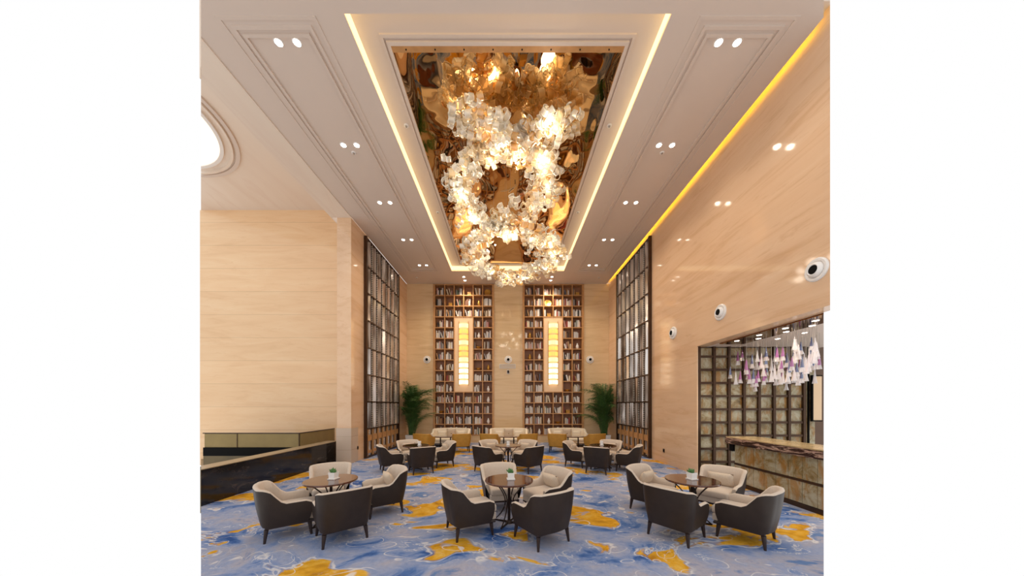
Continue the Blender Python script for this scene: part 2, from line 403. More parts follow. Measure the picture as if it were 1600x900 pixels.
# ------------------------------------------------------------------ bookcases, books
BZ0, BZ1, NR, NCOL = .39, 8.22, 14, 6
RH = (BZ1-BZ0)/NR
allbooks = []; ornaments = []
SIDEN = ('left','right')
for si, (x0, x1) in enumerate(BCX):
    bc = thing('bookcase', 'tall bronze bookcase full of books on the back wall, %s of central pier' % SIDEN[si], 'bookcase', ((x0+x1)/2, YB, BZ0), group='bookcases on the back wall')
    hw = (x1-x0)/2; st = .10; cw = (2*hw-2*st)/NCOL; H = BZ1-BZ0
    xs = [-hw+st+i*cw for i in range(NCOL+1)]
    for s in (-1,1): obj('side_panel', MB().box(s*hw-(st if s>0 else 0), s*hw+(st if s<0 else 0), -.05,.36,0,H), M['bronze'], bc)
    obj('back_panel', MB().box(-hw+st,hw-st,.36,.38,0,H), M['shelfback'], bc)
    for r in range(NR+1):
        z = r*RH
        segs = [(xs[0], xs[6])] if not (4 < r < 11) else [(xs[0], xs[2]), (xs[4], xs[6])]
        for a, b in segs: obj('shelf', MB().box(a,b,0,.36,z-.022,z+.022), M['bronze'], bc)
    for c in range(1, NCOL):
        for z0, z1 in ([(0,H)] if c != 3 else [(0,4*RH),(11*RH,H)]):
            obj('upright', MB().box(xs[c]-.022,xs[c]+.022,-.02,.36,z0,z1), M['bronze'], bc)
    # lamp panel: columns 3-4, rows 4..10 from the floor
    lz0, lz1 = 4*RH, 11*RH
    lp = thing('wall_lamp', 'tall glowing tiered glass wall lamp on a pale panel set in the %s bookcase' % SIDEN[si], 'lamp', ((x0+x1)/2, YB, BZ0+lz0), group='wall lamps in the bookcases')
    obj('back_plate', MB().box(xs[2]+.024,xs[4]-.024,.02,.34,.024,lz1-lz0-.024), M['screen'], lp)
    tiers = 11; span0, span1 = .40, 3.62; th = (span1-span0)/tiers
    for k in range(tiers):
        z0 = span0+k*th; mat = M['sc_w'] if k < 4 else (M['sc_a'] if k in (5,6,8,9) else M['sc_c'])
        mb = MB(); nrod = 14
        for q in range(nrod):
            a = math.pi*q/(nrod-1)
            mb.lathe([(.014,0),(.018,.02),(.018,th*.62),(.012,th*.72)], 6, Matrix.Translation((-.23*math.cos(a), -.16*math.sin(a)-.005, z0)))
        obj('glass_tier', mb, mat, lp)
        if k % 2 == 0: light('lamp', 'POINT', lp, (0,-.30,z0+th*.4), 3.5, (1,.80,.52), shadow_soft_size=.35)
    obj('lamp_rail', MB().box(-.25,-.235,-.03,.02,span0-.05,span1+.05).box(.235,.25,-.03,.02,span0-.05,span1+.05), M['gold'], lp)
    # contents of the compartments
    for r in range(NR):
        for c in range(NCOL):
            if 4 <= r <= 10 and c in (2,3): continue
            zf = BZ0+r*RH+.022; xa = (x0+x1)/2+xs[c]+.03; xb = (x0+x1)/2+xs[c+1]-.03
            row_from_top = NR-1-r; key = (si, row_from_top, c)
            kind = random.random()
            if key in ((0,0,5),(1,1,2)) or kind < .13:
                ornaments.append((key, zf, (xa+xb)/2, 'plate' if key in ((0,0,5),(1,1,2)) else random.choice(['vase','bowl','vase','box'])))
                if kind > .06 or key in ((0,0,5),(1,1,2)): continue
                xb = xa+.14
            x = xa+random.uniform(0,.05); lim = xb-random.choice([0,0,.04,.1]); lean = 0
            k = 0
            while x < lim-.05:
                t = random.uniform(.032,.075); h = random.uniform(.26,.40); dpt = random.uniform(.19,.25)
                if random.random() < .16 and lim-x > .2: lean = -random.uniform(.15,.3)
                t2 = t*math.cos(lean)+h*abs(math.sin(lean))
                if x+t2 > lim: break
                allbooks.append((key, k, x, t, h, dpt, lean, random.choices(range(len(BOOKC)), [8,6,5,5,3,2,3,3,3,1.2,1.2,.6])[0], zf))
                x += t2+.004; k += 1; lean = 0
def book_mesh(t, h, d):
    cov = MB().box(0,.004,-d,0,0,h).box(t-.004,t,-d,0,0,h).box(.004,t-.004,-d,-d+.004,0,h)
    return cov, MB().box(.004,t-.004,-d+.005,-.004,.004,h-.004)
allbooks.sort(key=lambda b: -(b[3]*b[4]) if b[0][1] < 12 else 0)
rest = {}
YF = YB+.30
n_in = 0
for key, k, x, t, h, d, lean, ci, zf in allbooks:
    si, r, c = key
    if n_in < 298:
        cov, pg = book_mesh(t, h, d)
        xo = x if lean >= 0 else x + h*math.sin(-lean)
        nm = 'slim' if t < .045 else ('thick' if t > .062 else 'medium')
        o = obj('book', cov, BM[ci], None, (xo, YF, zf), (0, lean, 0))
        tag(o, '%s %s book, %s from left, shelf %s from top, %s column, %s bookcase' % (nm, BOOKC[ci][0], ORD[k], ORD[r], ORD[c], SIDEN[si]), 'book', 'books on the bookcase shelves')
        obj('pages', pg, M['book_pages'], o)
        n_in += 1
    else:
        xo = x if lean >= 0 else x + h*math.sin(-lean)
        rest.setdefault(ci, MB()).box(0,t,-d,0,0,h, Matrix.Translation((xo,YF,zf)) @ Matrix.Rotation(lean,4,'Y'))
# the remaining books: one object, several cover colours
mb = MB(); idx = []; 
for j, (ci, m_) in enumerate(rest.items()):
    idx += [j]*len(m_.f); o_ = len(mb.v); mb.v += m_.v; mb.f += [tuple(o_+i for i in f) for f in m_.f]
if mb.f:
    me = bpy.data.meshes.new('books'); me.from_pydata(mb.v, [], mb.f)
    for ci in rest: me.materials.append(BM[ci])
    me.polygons.foreach_set('material_index', idx); me.update()
    o = bpy.data.objects.new('books', me); C.objects.link(o); o['kind'] = 'stuff'
    tag(o, 'smaller books filling the shelves of the two bookcases', 'books')
for key, zf, x, kd in ornaments:
    si, r, c = key
    where = 'shelf %s from top, %s column, %s bookcase' % (ORD[r], ORD[c], SIDEN[si])
    if r < 0: continue
    if kd == 'plate':
        o = obj('plate', MB().lathe([(.0,0),(.10,.004),(.17,.03),(.175,.035),(.165,.035),(.10,.014),(0,.01)], 28, Matrix.Translation((0,0,.185)) @ Matrix.Rotation(R(80),4,'X')), M['gold'], None, (x,YB+.2,zf), smooth=True)
        obj('stand', MB().box(-.06,.06,-.05,.06,0,.012), M['bronze_dark'], o); tag(o, 'round gold plate on edge, '+where, 'plate')
    elif kd == 'vase':
        o = obj('vase', MB().lathe([(.04,0),(.07,.05),(.085,.13),(.05,.22),(.03,.27),(.04,.30)], 18), random.choice([M['white_matte'],M['gold']]), None, (x+.04,YB+.13,zf), smooth=True)
        tag(o, 'small slender vase, '+where, 'vase')
    elif kd == 'bowl':
        o = obj('bowl', MB().lathe([(.05,0),(.05,.015),(.12,.07),(.15,.12),(.14,.12),(.11,.075),(.03,.02)], 20), random.choice([M['white_matte'],M['gold']]), None, (x+.02,YB+.16,zf), smooth=True)
        tag(o, 'small footed bowl, '+where, 'bowl')
    else:
        o = obj('box', MB().box(-.10,.10,-.07,.07,0,.15,bev=.008), M['ochre'], None, (x+.04,YB+.14,zf))
        obj('lid', MB().box(-.105,.105,-.075,.075,.15,.18,bev=.006), M['bronze'], o); tag(o, 'ochre lidded box, '+where, 'box')

# ------------------------------------------------------------------ glazed screens on both side walls
def screen(sx):
    s = thing('glazed_screen', 'tall bronze screen of upright ribbed glass panes on the %s side wall' % ('left' if sx < 0 else 'right'), 'screen', (sx*(W-.0), 12.36, 0), group='glazed wall screens')
    L = 3.26; h = L/2; nc = 7; cw = (L-.16)/nc
    def bx(nm, x0,x1,y0,y1,z0,z1, mat): return obj(nm, MB().box(min(-sx*x0,-sx*x1),max(-sx*x0,-sx*x1),y0,y1,z0,z1), mat, s)
    bx('back_panel', .0,.012,-h+.08,h-.08,0.02,8.1, M['bronze_dark'])
    for y in (-h, h-.08): bx('stile', 0,.105,y,y+.08,0,8.13, M['bronze_dark'])
    zs = [1.07+i*1.0 for i in range(8)]
    bx('bottom_rail', .0,.105,-h+.08,h-.08,.0,.06, M['bronze_dark'])
    for z in zs: bx('rail', .013,.10,-h+.08,h-.08,z-.025,z+.025, M['bronze_dark'])
    for c in range(nc):
        yc = -h+.08+(c+.5)*cw
        for r in range(7):
            z0, z1 = zs[r]+.027, zs[r+1]-.027
            m = Matrix.Translation((-sx*.062, yc-.05, 0)) @ Matrix.Rotation(sx*R(random.uniform(24,50)), 4, 'Z')
            obj('glass_pane', MB().box(-.005,.005,-.068,.068,z0,z1,m), M['pane'], s)
            obj('side_pane', MB().box(-.004,.004,-.055,.055,z0,z1,Matrix.Translation((-sx*.03, yc+.10, 0))), M['pane'], s)
            m = Matrix.Translation((-sx*.075, yc+cw*.40, 0))
            obj('beaded_strip', MB().box(-.018,.018,-.02,.02,z0,z1,m), M['beads'], s)
        # open lower tier with framed plates
        m = Matrix.Translation((-sx*.065, yc, 0))
        obj('lower_post', MB().box(-.03,.03,-cw*.46,-cw*.46+.05,.06,1.045,m), M['bronze'], s)
        for za, zb_ in ((.62,.84),(.16,.26)): obj('lower_plate', MB().box(-.02,.02,-cw*.3,cw*.36,za,zb_,m), M['bronze'], s)
        obj('lower_glass', MB().box(-.006,.006,-cw*.26,cw*.30,.07,1.04,Matrix.Translation((-sx*.04,yc,0))), M['pane'], s)
screen(-1); screen(1)

# ------------------------------------------------------------------ chairs
def smooth(t): t = max(0, min(1, t)); return t*t*(3-2*t)
def shell_parts(hw, dback, dfront, zb, hb, ha, rc, tk, bow=.03, sweep=(.0,.32)):
    """stations along a U: right arm -> back -> left arm"""
    st = []
    ns = 9
    for i in range(ns): st.append((hw, dfront+(-dback+rc-dfront)*i/(ns-1), 1, 0))
    for i in range(1, 6):
        a = math.pi/2*i/6; st.append((hw-rc+rc*math.cos(a), -dback+rc-rc*math.sin(a), math.cos(a), -math.sin(a)))
    nb = 9
    for i in range(nb):
        x = (hw-rc)*(1-2*i/(nb-1)); st.append((x, -dback-bow*(1-(x/(hw-rc))**2), 0, -1))
    for i in range(5, 0, -1):
        a = math.pi/2*i/6; st.append((-hw+rc-rc*math.cos(a), -dback+rc-rc*math.sin(a), -math.cos(a), -math.sin(a)))
    for i in range(ns-1, -1, -1): st.append((-hw, dfront+(-dback+rc-dfront)*i/(ns-1), -1, 0))
    outer = []; inner = []
    for x, y, nx, ny in st:
        f = (y+dback-rc*.3)/(dfront+dback)              # 0 at the back, 1 at the front of the arm
        h = hb-(hb-ha)*smooth((f-sweep[0])/(sweep[1]*1.35)) + (.012*(1-(x/hw)**2) if ny < -.9 else 0)
        front = smooth((f-.80)/.2)
        h -= .05*front**2
        fl = .062+.022*max(0,-ny)
        rowo = []
        for k in range(7):
            t = k/6; z = zb+(h-zb)*t; e = fl*(z-zb)/(hb-zb) + (.012*math.sin(math.pi*t))
            yy = y+ny*e + (.055*math.sin(math.pi*min(1,t*1.05)*.62)-.03)*front
            rowo.append((x+nx*e, yy, z))
        outer.append(rowo)
        X, Y, Z = rowo[-1]
        rowi = [(X,Y,Z), (X-nx*.004,Y-ny*.004,Z+.012), (X-nx*tk*.5,Y-ny*tk*.5,Z+.02), (X-nx*tk,Y-ny*tk,Z+.004)]
        for k in range(1, 5):
            t = k/4; z = Z+(zb+.10-Z)*t; e = (tk+.012+.05*t*max(0,-ny)+.012*t)
            rowi.append((X-nx*e, Y-ny*e-(0.02*front), z))
        inner.append(rowi)
    o = MB().loft(outer, True, True, closed=False); n = len(st)
    # underside of the shell
    b0 = len(o.v); o.v += [(p[0][0],p[0][1],zb) for p in outer]; o.f.append(tuple(range(b0, b0+n)))
    i = MB().loft(inner, True, True, closed=False)
    return o, i
def leg_mb(x, y, h, r0=.028, r1=.015, sp=.02):
    sx, sy = (1 if x > 0 else -1), (1 if y > 0 else -1); rings = []
    for z, r, o in ((0,r1,sp),(h*.5,(r0+r1)/2,sp*.5),(h,r0,0)):
        cx, cy = x+sx*o, y+sy*o
        rings.append([(cx-r,cy-r*.4,z),(cx-r*.4,cy-r,z),(cx+r*.4,cy-r,z),(cx+r,cy-r*.4,z),(cx+r,cy+r*.4,z),(cx+r*.4,cy+r,z),(cx-r*.4,cy+r,z),(cx-r,cy+r*.4,z)])
    return MB().loft(rings)
def cushion(x0,x1,y0,y1,z0,z1, crown=.02, e=.03, n=10):
    rings = []
    for z, ins in ((z0,e),(z0+e*.4,e*.3),(z0+e,0),(z1-e,0),(z1-e*.4,e*.3),(z1,e)):
        a, b, c, d = x0+ins, x1-ins, y0+ins, y1-ins; r = .05; q = []
        for cx, cy, s in ((b-r,d-r,0),(a+r,d-r,1),(a+r,c+r,2),(b-r,c+r,3)):
            for k in range(4):
                t = math.pi/2*(s+k/3); q.append((cx+r*math.cos(t), cy+r*math.sin(t), z))
        rings.append(q)
    cx, cy = (x0+x1)/2, (y0+y1)/2
    top = rings[-1]; rings.append([(cx+(x-cx)*.5, cy+(y-cy)*.5, z1+crown) for x,y,z in top])
    return MB().loft(rings)
def make_chair(name, label, cat, out_mat, in_mat, seat_mat, leg_mat, P, group):
    c = thing(name, label, cat, (0,0,-50), 0, group)
    hw, db, df, zb, hb, ha = P['hw'], P['db'], P['df'], P['zb'], P['hb'], P['ha']
    o, i = shell_parts(hw, db, df, zb, hb, ha, P.get('rc',.10), P.get('tk',.06), P.get('bow',.03), P.get('sweep',(.0,.32)))
    obj('backrest', o, out_mat, c, smooth=True, split=50); obj('upholstery', i, in_mat, c, smooth=True, split=60)
    obj('seat_cushion', cushion(-hw+.055,hw-.055,-db+.06,df+.10,zb+.10,zb+.225), seat_mat, c, smooth=True, split=60)
    obj('seat_base', MB().box(-hw+.05,hw-.05,-db+.05,df+.08,zb+.005,zb+.11,bev=.012), seat_mat, c)
    obj('base_frame', MB().box(-hw+.02,hw-.02,-db+.03,df+.06,zb-.03,zb+.004,bev=.008), leg_mat, c)
    for x in (-1,1):
        for y in (-1,1): obj('leg', leg_mb(x*(hw-.045), (y*(df-.01) if y > 0 else -db+.05), zb-.03), leg_mat, c)
    return c
CH = dict(hw=.305, db=.30, df=.27, zb=.215, hb=.755, ha=.53)
def place(proto, used, loc, rz, label, group=None):
    if not used:
        used.append(1); proto.location = loc; proto.rotation_euler = (0,0,rz); proto['label'] = label
        if group: proto['group'] = group
        return proto
    return dup(proto, loc, rz, label, group)
# tub chairs: (x, y, facing direction x, y, label)
arm = make_chair('tub_armchair', 'x', 'armchair', M['leather'], M['beige'], M['beige'], M['leg'], CH, 'tub chairs round the tables'); used = []
TXS = (-2.93, .02, 3.05); T2X = (-2.82, .01, 2.92)
chairs = [
 (-3.37,4.52,.80,.60,'brown leather tub chair nearest the dark stone wall, front left table'),
 (-2.46,4.36,-.65,.76,'brown leather tub chair with its broad back to the viewer, front left table'),
 (-3.42,5.66,.45,-.9,'beige inside of tub chair facing viewer, behind front left table'),
 (-2.30,5.42,-.80,-.60,'tub chair turned left with a cushion, right of the front left table'),
 (-.60,4.55,.90,.43,'brown tub chair turned right, left of the front middle table'),
 (.49,4.29,-.55,.84,'brown tub chair, back to viewer, right front of the front middle table'),
 (-.14,5.66,.22,-.97,'beige upholstered tub chair facing viewer, behind the front middle table'),
 (.70,5.32,-.86,-.5,'tub chair holding a beige cushion, right rear of front middle table'),
 (2.51,4.40,.80,.60,'brown tub chair, back to viewer, left front of the front right table'),
 (3.50,4.33,-.62,.78,'brown tub chair in front of the onyx bar, nearest the bar counter'),
 (2.70,5.52,.62,-.78,'tub chair with a cushion, left rear of the front right table'),
 (3.88,5.42,-.78,-.62,'tub chair with beige cushion, right rear of front right table, beside bar'),
]
d2 = [(-.62,-.30,.88,.47,'left front',0), (.38,-.52,-.60,.80,'right front',0), (-.42,.72,.5,-.86,'left rear',0), (.68,.46,-.83,-.55,'right rear',0)]
for ti, tx in enumerate(T2X):
    tn = ('left','middle','right')[ti]
    L = {0: [(-.66,-.26,.86,.5,'left front'),(.30,-.50,-.5,.86,'right front'),(-.42,.62,.5,-.86,'left rear'),(.72,.42,-.85,-.5,'right rear')],
         1: [(-.60,-.36,.66,.75,'left front'),(.60,-.36,-.66,.75,'right front'),(-.52,.66,.6,-.8,'left rear'),(.52,.66,-.6,-.8,'right rear')],
         2: [(-.30,-.50,.5,.86,'left front'),(.66,-.26,-.86,.5,'right front'),(-.72,.42,.85,-.5,'left rear'),(.42,.62,-.5,-.86,'right rear')]}[ti]
    for dx, dy, fx_, fy_, w in L:
        chairs.append((tx+dx, 9.05+dy, fx_, fy_, 'dark tub chair at %s of the %s table in the second row' % (w, tn)))
placed = []
for x, y, fx_, fy_, lb in chairs:
    placed.append((place(arm, used, (x,y,0), math.atan2(fy_,fx_)-math.pi/2, lb), x, y, math.atan2(fy_,fx_)))
# small lumbar cushions lying in some chairs
def pillow_mb(w, h, t, n=10):
    mb = MB(); g = {}
    for s in (1,-1):
        for i in range(n+1):
            for j in range(n+1):
                u, v = -1+2*i/n, -1+2*j/n
                if s == -1 and (i in (0,n) or j in (0,n)): g[s,i,j] = g[1,i,j]; continue
                k = (1-u**4)*(1-v**4); pin = 1-.06*(1-abs(u*v))*(abs(u)**3+abs(v)**3)
                g[s,i,j] = len(mb.v); mb.v.append((u*w/2*pin, s*t/2*k**.6, v*h/2*pin))
        for i in range(n):
            for j in range(n): mb.f.append((g[s,i,j],g[s,i+1,j],g[s,i+1,j+1],g[s,i,j+1]))
    return mb
pm = pillow_mb(.42,.26,.13).me('cushion', True, 80); pm.materials.append(M['pillow'])
for ci in (3,7,10,11,14,15,18,19,22,23):
    o_, x, y, a = placed[ci]
    f = Vector((math.cos(a), math.sin(a), 0)); p = Vector((x,y,0)) - f*.10
    q = obj('cushion', pm, None, None, (p.x,p.y,.575), (R(-18),0,a-math.pi/2))
    tag(q, 'small beige cushion resting in the ' + placed[ci][0]['label'].replace('tub chair holding a beige cushion','tub chair').replace('tub chair with a cushion','chair').replace('with beige cushion, ','').replace('smaller-looking ',''), 'cushion', 'small beige cushions in the tub chairs')
    q['label'] = ' '.join(q['label'].split()[:16])

# ------------------------------------------------------------------ tables
tab = thing('round_table', 'x', 'table', (0,0,-50), 0, 'round walnut tables')
obj('tabletop', MB().lathe([(.37,.685),(.395,.69),(.40,.70),(.40,.712),(.395,.72)], 48), M['walnut'], tab, smooth=True, split=30)
obj('pedestal', MB().lathe([(.06,.0),(.055,.02),(.024,.05),(.022,.62),(.05,.665),(.16,.684)], 16), M['iron'], tab, smooth=True)
for k in range(4):
    a = R(45+90*k+12); pts = []
    for i in range(13):
        t = i/12; r = .30-.23*math.sin(math.pi*min(1,t*1.0))**1.0*(1-.0*t) if t < .5 else .07+.20*((t-.5)/.5)**2
        pts.append((r*math.cos(a), r*math.sin(a), .682-.662*t))
    obj('curved_leg', MB().tube(pts, .011, 6), M['iron'], tab, smooth=True)
    obj('foot', MB().tube([(.03*math.cos(a),.03*math.sin(a),.02),(.29*math.cos(a),.29*math.sin(a),.012)], [.016,.012], 6), M['iron'], tab)
ut = []
for ti, tx in enumerate(TXS): place(tab, ut, (tx,4.88,0), R(7*ti), 'round dark walnut table with curved metal legs, front row, '+('left','middle','right')[ti])
for ti, tx in enumerate(T2X): place(tab, ut, (tx,9.05,0), R(20*ti), 'round dark walnut table in the second row, '+('left','middle','right')[ti])
# white planters on the front tables, small jars on the second row
pot = thing('potted_succulent', 'x', 'plant', (0,0,-50), 0, 'white planters on the front tables')
pts = lambda s, z: [(-s,-s,z),(s,-s,z),(s,s,z),(-s,s,z)]
obj('saucer', MB().loft([pts(.062,0),pts(.068,.014)]), M['white_matte'], pot)
obj('pot', MB().loft([pts(.050,.015),pts(.056,.115),pts(.049,.115),pts(.047,.10)]), M['white_matte'], pot)
obj('soil', MB().box(-.046,.046,-.046,.046,.095,.102), M['soil'], pot)
mb = MB()
for k in range(16):
    a = k*2.4; el = R(25+random.uniform(0,60)); L = random.uniform(.05,.095)
    d = Vector((math.cos(a)*math.cos(el), math.sin(a)*math.cos(el), math.sin(el))); p0 = Vector((random.uniform(-.02,.02),random.uniform(-.02,.02),.10))
    mb.tube([p0, p0+d*L*.35, p0+d*L*.7, p0+d*L], [.006,.014,.012,.002], 6)
obj('leaves', mb, M['succulent'], pot, smooth=True)
up = []
for ti, (dx, dy) in enumerate(((.03,.02),(.03,.0),(0,.0))): place(pot, up, (TXS[ti]+dx,4.88+dy,.72), R(12*ti-8), 'green succulent in a white square pot on the front %s table' % ('left','middle','right')[ti])
jar = thing('candle_holder', 'x', 'candle holder', (0,0,-50), 0, 'white holders on the second row tables')
obj('cup', MB().lathe([(.035,0),(.045,.01),(.05,.13),(.044,.13),(.04,.03)], 16), M['white_matte'], jar, smooth=True)
obj('saucer', MB().lathe([(.06,-.004),(.07,.006),(.03,.006)], 16, Matrix.Translation((0,0,.005))), M['white_matte'], jar)
uj = []
for ti in range(3): place(jar, uj, (T2X[ti]+(.12,0,-.05)[ti],9.0,.72), 0, 'small white holder on the second row %s table' % ('left','middle','right')[ti])

# ------------------------------------------------------------------ sofa row
sofa = make_chair('sofa', 'x', 'sofa', M['cream'], M['cream'], M['cream'], M['leg'], dict(hw=.86,db=.38,df=.36,zb=.16,hb=.80,ha=.60,rc=.28,tk=.10,bow=.07,sweep=(.05,.5)), 'cream sofas by the back wall'); us = []
occ = make_chair('ochre_armchair', 'x', 'armchair', M['ochre'], M['ochre'], M['ochre'], M['leg'], dict(hw=.33,db=.27,df=.27,zb=.26,hb=.76,ha=.60,rc=.13,sweep=(.05,.5)), 'ochre armchairs before the sofas'); uo = []
ot = thing('sofa_table', 'x', 'table', (0,0,-50), 0, 'oval tables before the sofas')
ell = lambda s, z: [(.62*s*math.cos(2*math.pi*i/40), .34*s*math.sin(2*math.pi*i/40), z) for i in range(40)]
obj('tabletop', MB().loft([ell(.97,.56),ell(1,.575),ell(1,.59),ell(.98,.60)]), M['walnut'], ot, smooth=True, split=30)
for s in (-1,1):
    obj('pedestal', MB().lathe([(.03,.05),(.028,.555)], 12, Matrix.Translation((s*.22,0,0))), M['iron'], ot, smooth=True)
obj('foot_plate', MB().box(-.40,.40,-.14,.14,0,.05,bev=.01), M['iron'], ot)
ux = []
big = pillow_mb(.46,.44,.14).me('pillow', True, 80); big.materials.append(M['pillow'])
mid = pillow_mb(.44,.34,.13).me('pillow', True, 80); mid.materials.append(M['cream'])
SX = (-2.72, .04, 2.85); SN = ('left','middle','right')
for ti, sx in enumerate(SX):
    place(sofa, us, (sx,14.1,0), math.pi, 'cream curved sofa at the back wall, %s' % ('below the left bookcase','in front of the central pier','below the right bookcase')[ti])
    place(ot, ux, (sx,12.85,0), 0, 'oval dark table in front of the %s cream sofa' % SN[ti])
    for s in (-1,1):
        place(occ, uo, (sx+s*.78-.0,12.28,0), R(-s*-16), 'ochre leather armchair, %s one of the pair facing the %s sofa' % (('left' if s < 0 else 'right'), SN[ti]))
    for dx, me_, nm, z in ((0,big,'square beige pillow with a brown button',.60),(-.46,mid,'cream pillow, left one',.55),(.46,mid,'cream pillow, right one',.55)):
        q = obj('pillow', me_, None, None, (sx+dx,14.1+.11,z), (R(14),0,0))
        tag(q, '%s on the %s cream sofa' % (nm, SN[ti]), 'pillow', 'pillows on the cream sofas')
        if me_ is big: obj('button', MB().lathe([(.028,-.012),(.02,.0),(.006,.008)], 10, Matrix.Translation((0,-.075,0)) @ Matrix.Rotation(R(90),4,'X')), M['button'], q)

# ------------------------------------------------------------------ palms
def palm(loc, label, seed):
    rnd = random.Random(seed); p = thing('potted_palm', label, 'plant', loc, 0, 'palms beside the screens')
    obj('planter', MB().loft([[(-s,-s,z),(s,-s,z),(s,s,z),(-s,s,z)] for s, z in ((.22,0),(.25,.5),(.225,.5),(.22,.44))]), M['white_matte'], p)
    obj('soil', MB().box(-.215,.215,-.215,.215,.42,.45), M['soil'], p)
    wall = 1 if loc[0] > 0 else -1
    for k in range(64):
        a = rnd.uniform(0, 2*math.pi); d = Vector((math.cos(a), math.sin(a), 0)); hh = (k+.5)/64
        lim = .72 if d.x*wall > .2 else (.85 if d.y > .2 else 1.35)
        r0 = rnd.uniform(.02,.14); p0 = Vector((r0*math.cos(a), r0*math.sin(a), .44))
        stem = .15+1.55*hh**.8; L = rnd.uniform(.95,1.4); n = 15
        e0 = R(rnd.uniform(80,88)); e1 = R(rnd.uniform(-45,5) if hh < .8 else rnd.uniform(-25,45))
        pts = [p0, p0+d*.03*lim+Vector((0,0,stem*.5)), p0+d*.07*lim+Vector((0,0,stem))]
        for i in range(n-2):
            t = i/(n-3); e = e0+(e1-e0)*t**1.25
            pts.append(pts[-1]+(d*math.cos(e)*lim+Vector((0,0,math.sin(e))))*L/(n-2))
        n = len(pts)-1
        mb = MB().tube(pts, [.012*(1-.75*i/n)+.002 for i in range(n+1)], 5)
        for i in range(4, n+1):
            tdir = (pts[i]-pts[i-1]).normalized(); side = tdir.cross(Vector((0,0,1)))
            if side.length < .15: side = Vector((-d.y,d.x,0))
            side.normalize(); up = side.cross(tdir)
            for sub in (0,.33,.66):
                b0 = pts[i-1].lerp(pts[i], sub); tt = (i+sub-4)/(n-3)
                Lf = (.33*math.sin(math.pi*min(1,.12+tt*.80))**.7+.04)*rnd.uniform(.75,1.1)*(.7+.3*lim)
                for s in (-1,1):
                    dr = (side*s*.75+tdir*.6+up*rnd.uniform(-.05,.3)).normalized(); w = .013; dz = rnd.uniform(.05,.22)
                    q = [b0, b0+dr*Lf*.3+tdir*w, b0+dr*Lf*.7-Vector((0,0,dz*.3*Lf/.3)), b0+dr*Lf-Vector((0,0,dz*Lf/.3)), b0+dr*Lf*.7-Vector((0,0,dz*.3*Lf/.3))-tdir*w*.8, b0+dr*Lf*.3-tdir*w]
                    o = len(mb.v); mb.v += [tuple(v) for v in q]; mb.f += [(o,o+1,o+5),(o+1,o+2,o+4,o+5),(o+2,o+3,o+4)]
        for i_, (x, y, z) in enumerate(mb.v):          # leaves bend along the walls
            X, Y = x+loc[0], y+loc[1]; m_ = 4.93 if Y < 14.15 else 5.05
            if abs(X) > m_: X = math.copysign(m_+.08*(1-math.exp(-(abs(X)-m_)/.3)), X)
            if Y > 15.1: Y = 15.1+.1*(1-math.exp(-(Y-15.1)/.3))
            mb.v[i_] = (X-loc[0], Y-loc[1], z)
        obj('frond', mb, M['leaf'], p)
palm((-4.70,14.45,0), 'leafy palm in a white pot beside the left glazed screen', 3)
palm((4.72,14.45,0), 'leafy palm in a pot beside the right glazed screen', 11)

# ------------------------------------------------------------------ bar
ty = 8.2
tw = thing('onyx_tile_wall', 'square onyx tiles in a dark bronze grid behind the bar', 'wall panel', (W,ty,0))
nc, nr, tcw, trh = 7, 10, .418, .367
gw = nc*tcw
ti_ = MB()
for c in range(nc):
    for r in range(nr):
        z1 = min((r+1)*trh-.03, OZ-.03)
        ti_.box(.08+c*tcw+.035,.08+(c+1)*tcw-.035,.04+.008*((c*3+r)%2),.10,r*trh+.03,z1)
obj('tiles', ti_, M['onyx'], tw)
gr = MB()
for c in range(nc+1): gr.box(.08+c*tcw-.035,.08+c*tcw+.035,-.02,.12,0,OZ)
for r in range(nr): gr.box(.08,.08+gw,-.005,.12,max(0,r*trh-.03),r*trh+.03)
obj('grid_frame', gr, M['bronze_dark'], tw)
obj('backing', MB().box(.05,.08+gw,.12,.19,0,OZ), M['bronze_dark'], tw)
sp = thing('stone_side_panel', 'onyx stone panel with black frame at the right end of the tile wall', 'wall panel', (W+.08+gw+.04,ty,0))
obj('stone', MB().box(.0,.32,.06,.19,0,OZ), M['onyx'], sp); obj('black_frame', MB().box(.10,.13,.02,.06,0,OZ), M['black'], sp)
pic = thing('framed_panel', 'blank beige panel in black frame on the wall beyond the bar', 'picture', (8.40,8.12,1.5))
obj('panel', MB().box(.03,.28,.02,.06,.03,1.25), M['screen'], pic)
obj('frame', MB().box(0,.03,0,.06,0,1.28).box(.03,.28,0,.06,0,.03).box(.03,.28,0,.06,1.25,1.28), M['black'], pic)
CY0, CY1, CX = 5.0, 7.36, 5.55
ct = thing('bar_counter', 'onyx fronted bar counter with streaked dark marble top edge', 'counter', (CX,6.2,0))
yy0, yy1 = CY0-6.2, CY1-6.2
cc = lambda x0,x1,y0,y1: [(x-CX,y-6.2) for x,y in clip(rect(CX+x0,CX+x1,6.2+y0,6.2+y1))]
obj('countertop', MB().prism(cc(-.10,.62,yy0,yy1),1.12,1.17), M['onyx_top'], ct)
obj('top_edge', MB().prism(cc(-.12,-.09,yy0,yy1),1.0,1.15).box(-.09,.62,yy1,yy1+.03,1.0,1.15), M['edge'], ct)
nt = 8; L = (CY1-.16-CY0)/nt
mb = MB()
for i in range(nt):
    for z0, z1 in ((.10,.50),(.55,1.0)):
        mb.prism(cc(0,.04,yy0+i*L+.004,yy0+(i+1)*L-.004),z0,z1)
obj('front_tiles', mb, M['onyx'], ct)
obj('mid_rail', MB().prism(cc(-.015,.04,yy0,yy1-.16),.505,.545), M['bronze_dark'], ct)
obj('plinth', MB().prism(cc(.0,.04,yy0,yy1-.16),0,.09), M['bronze_dark'], ct)
obj('body', MB().prism(cc(.04,.55,yy0,yy1-.16),0,1.12), M['black'], ct)
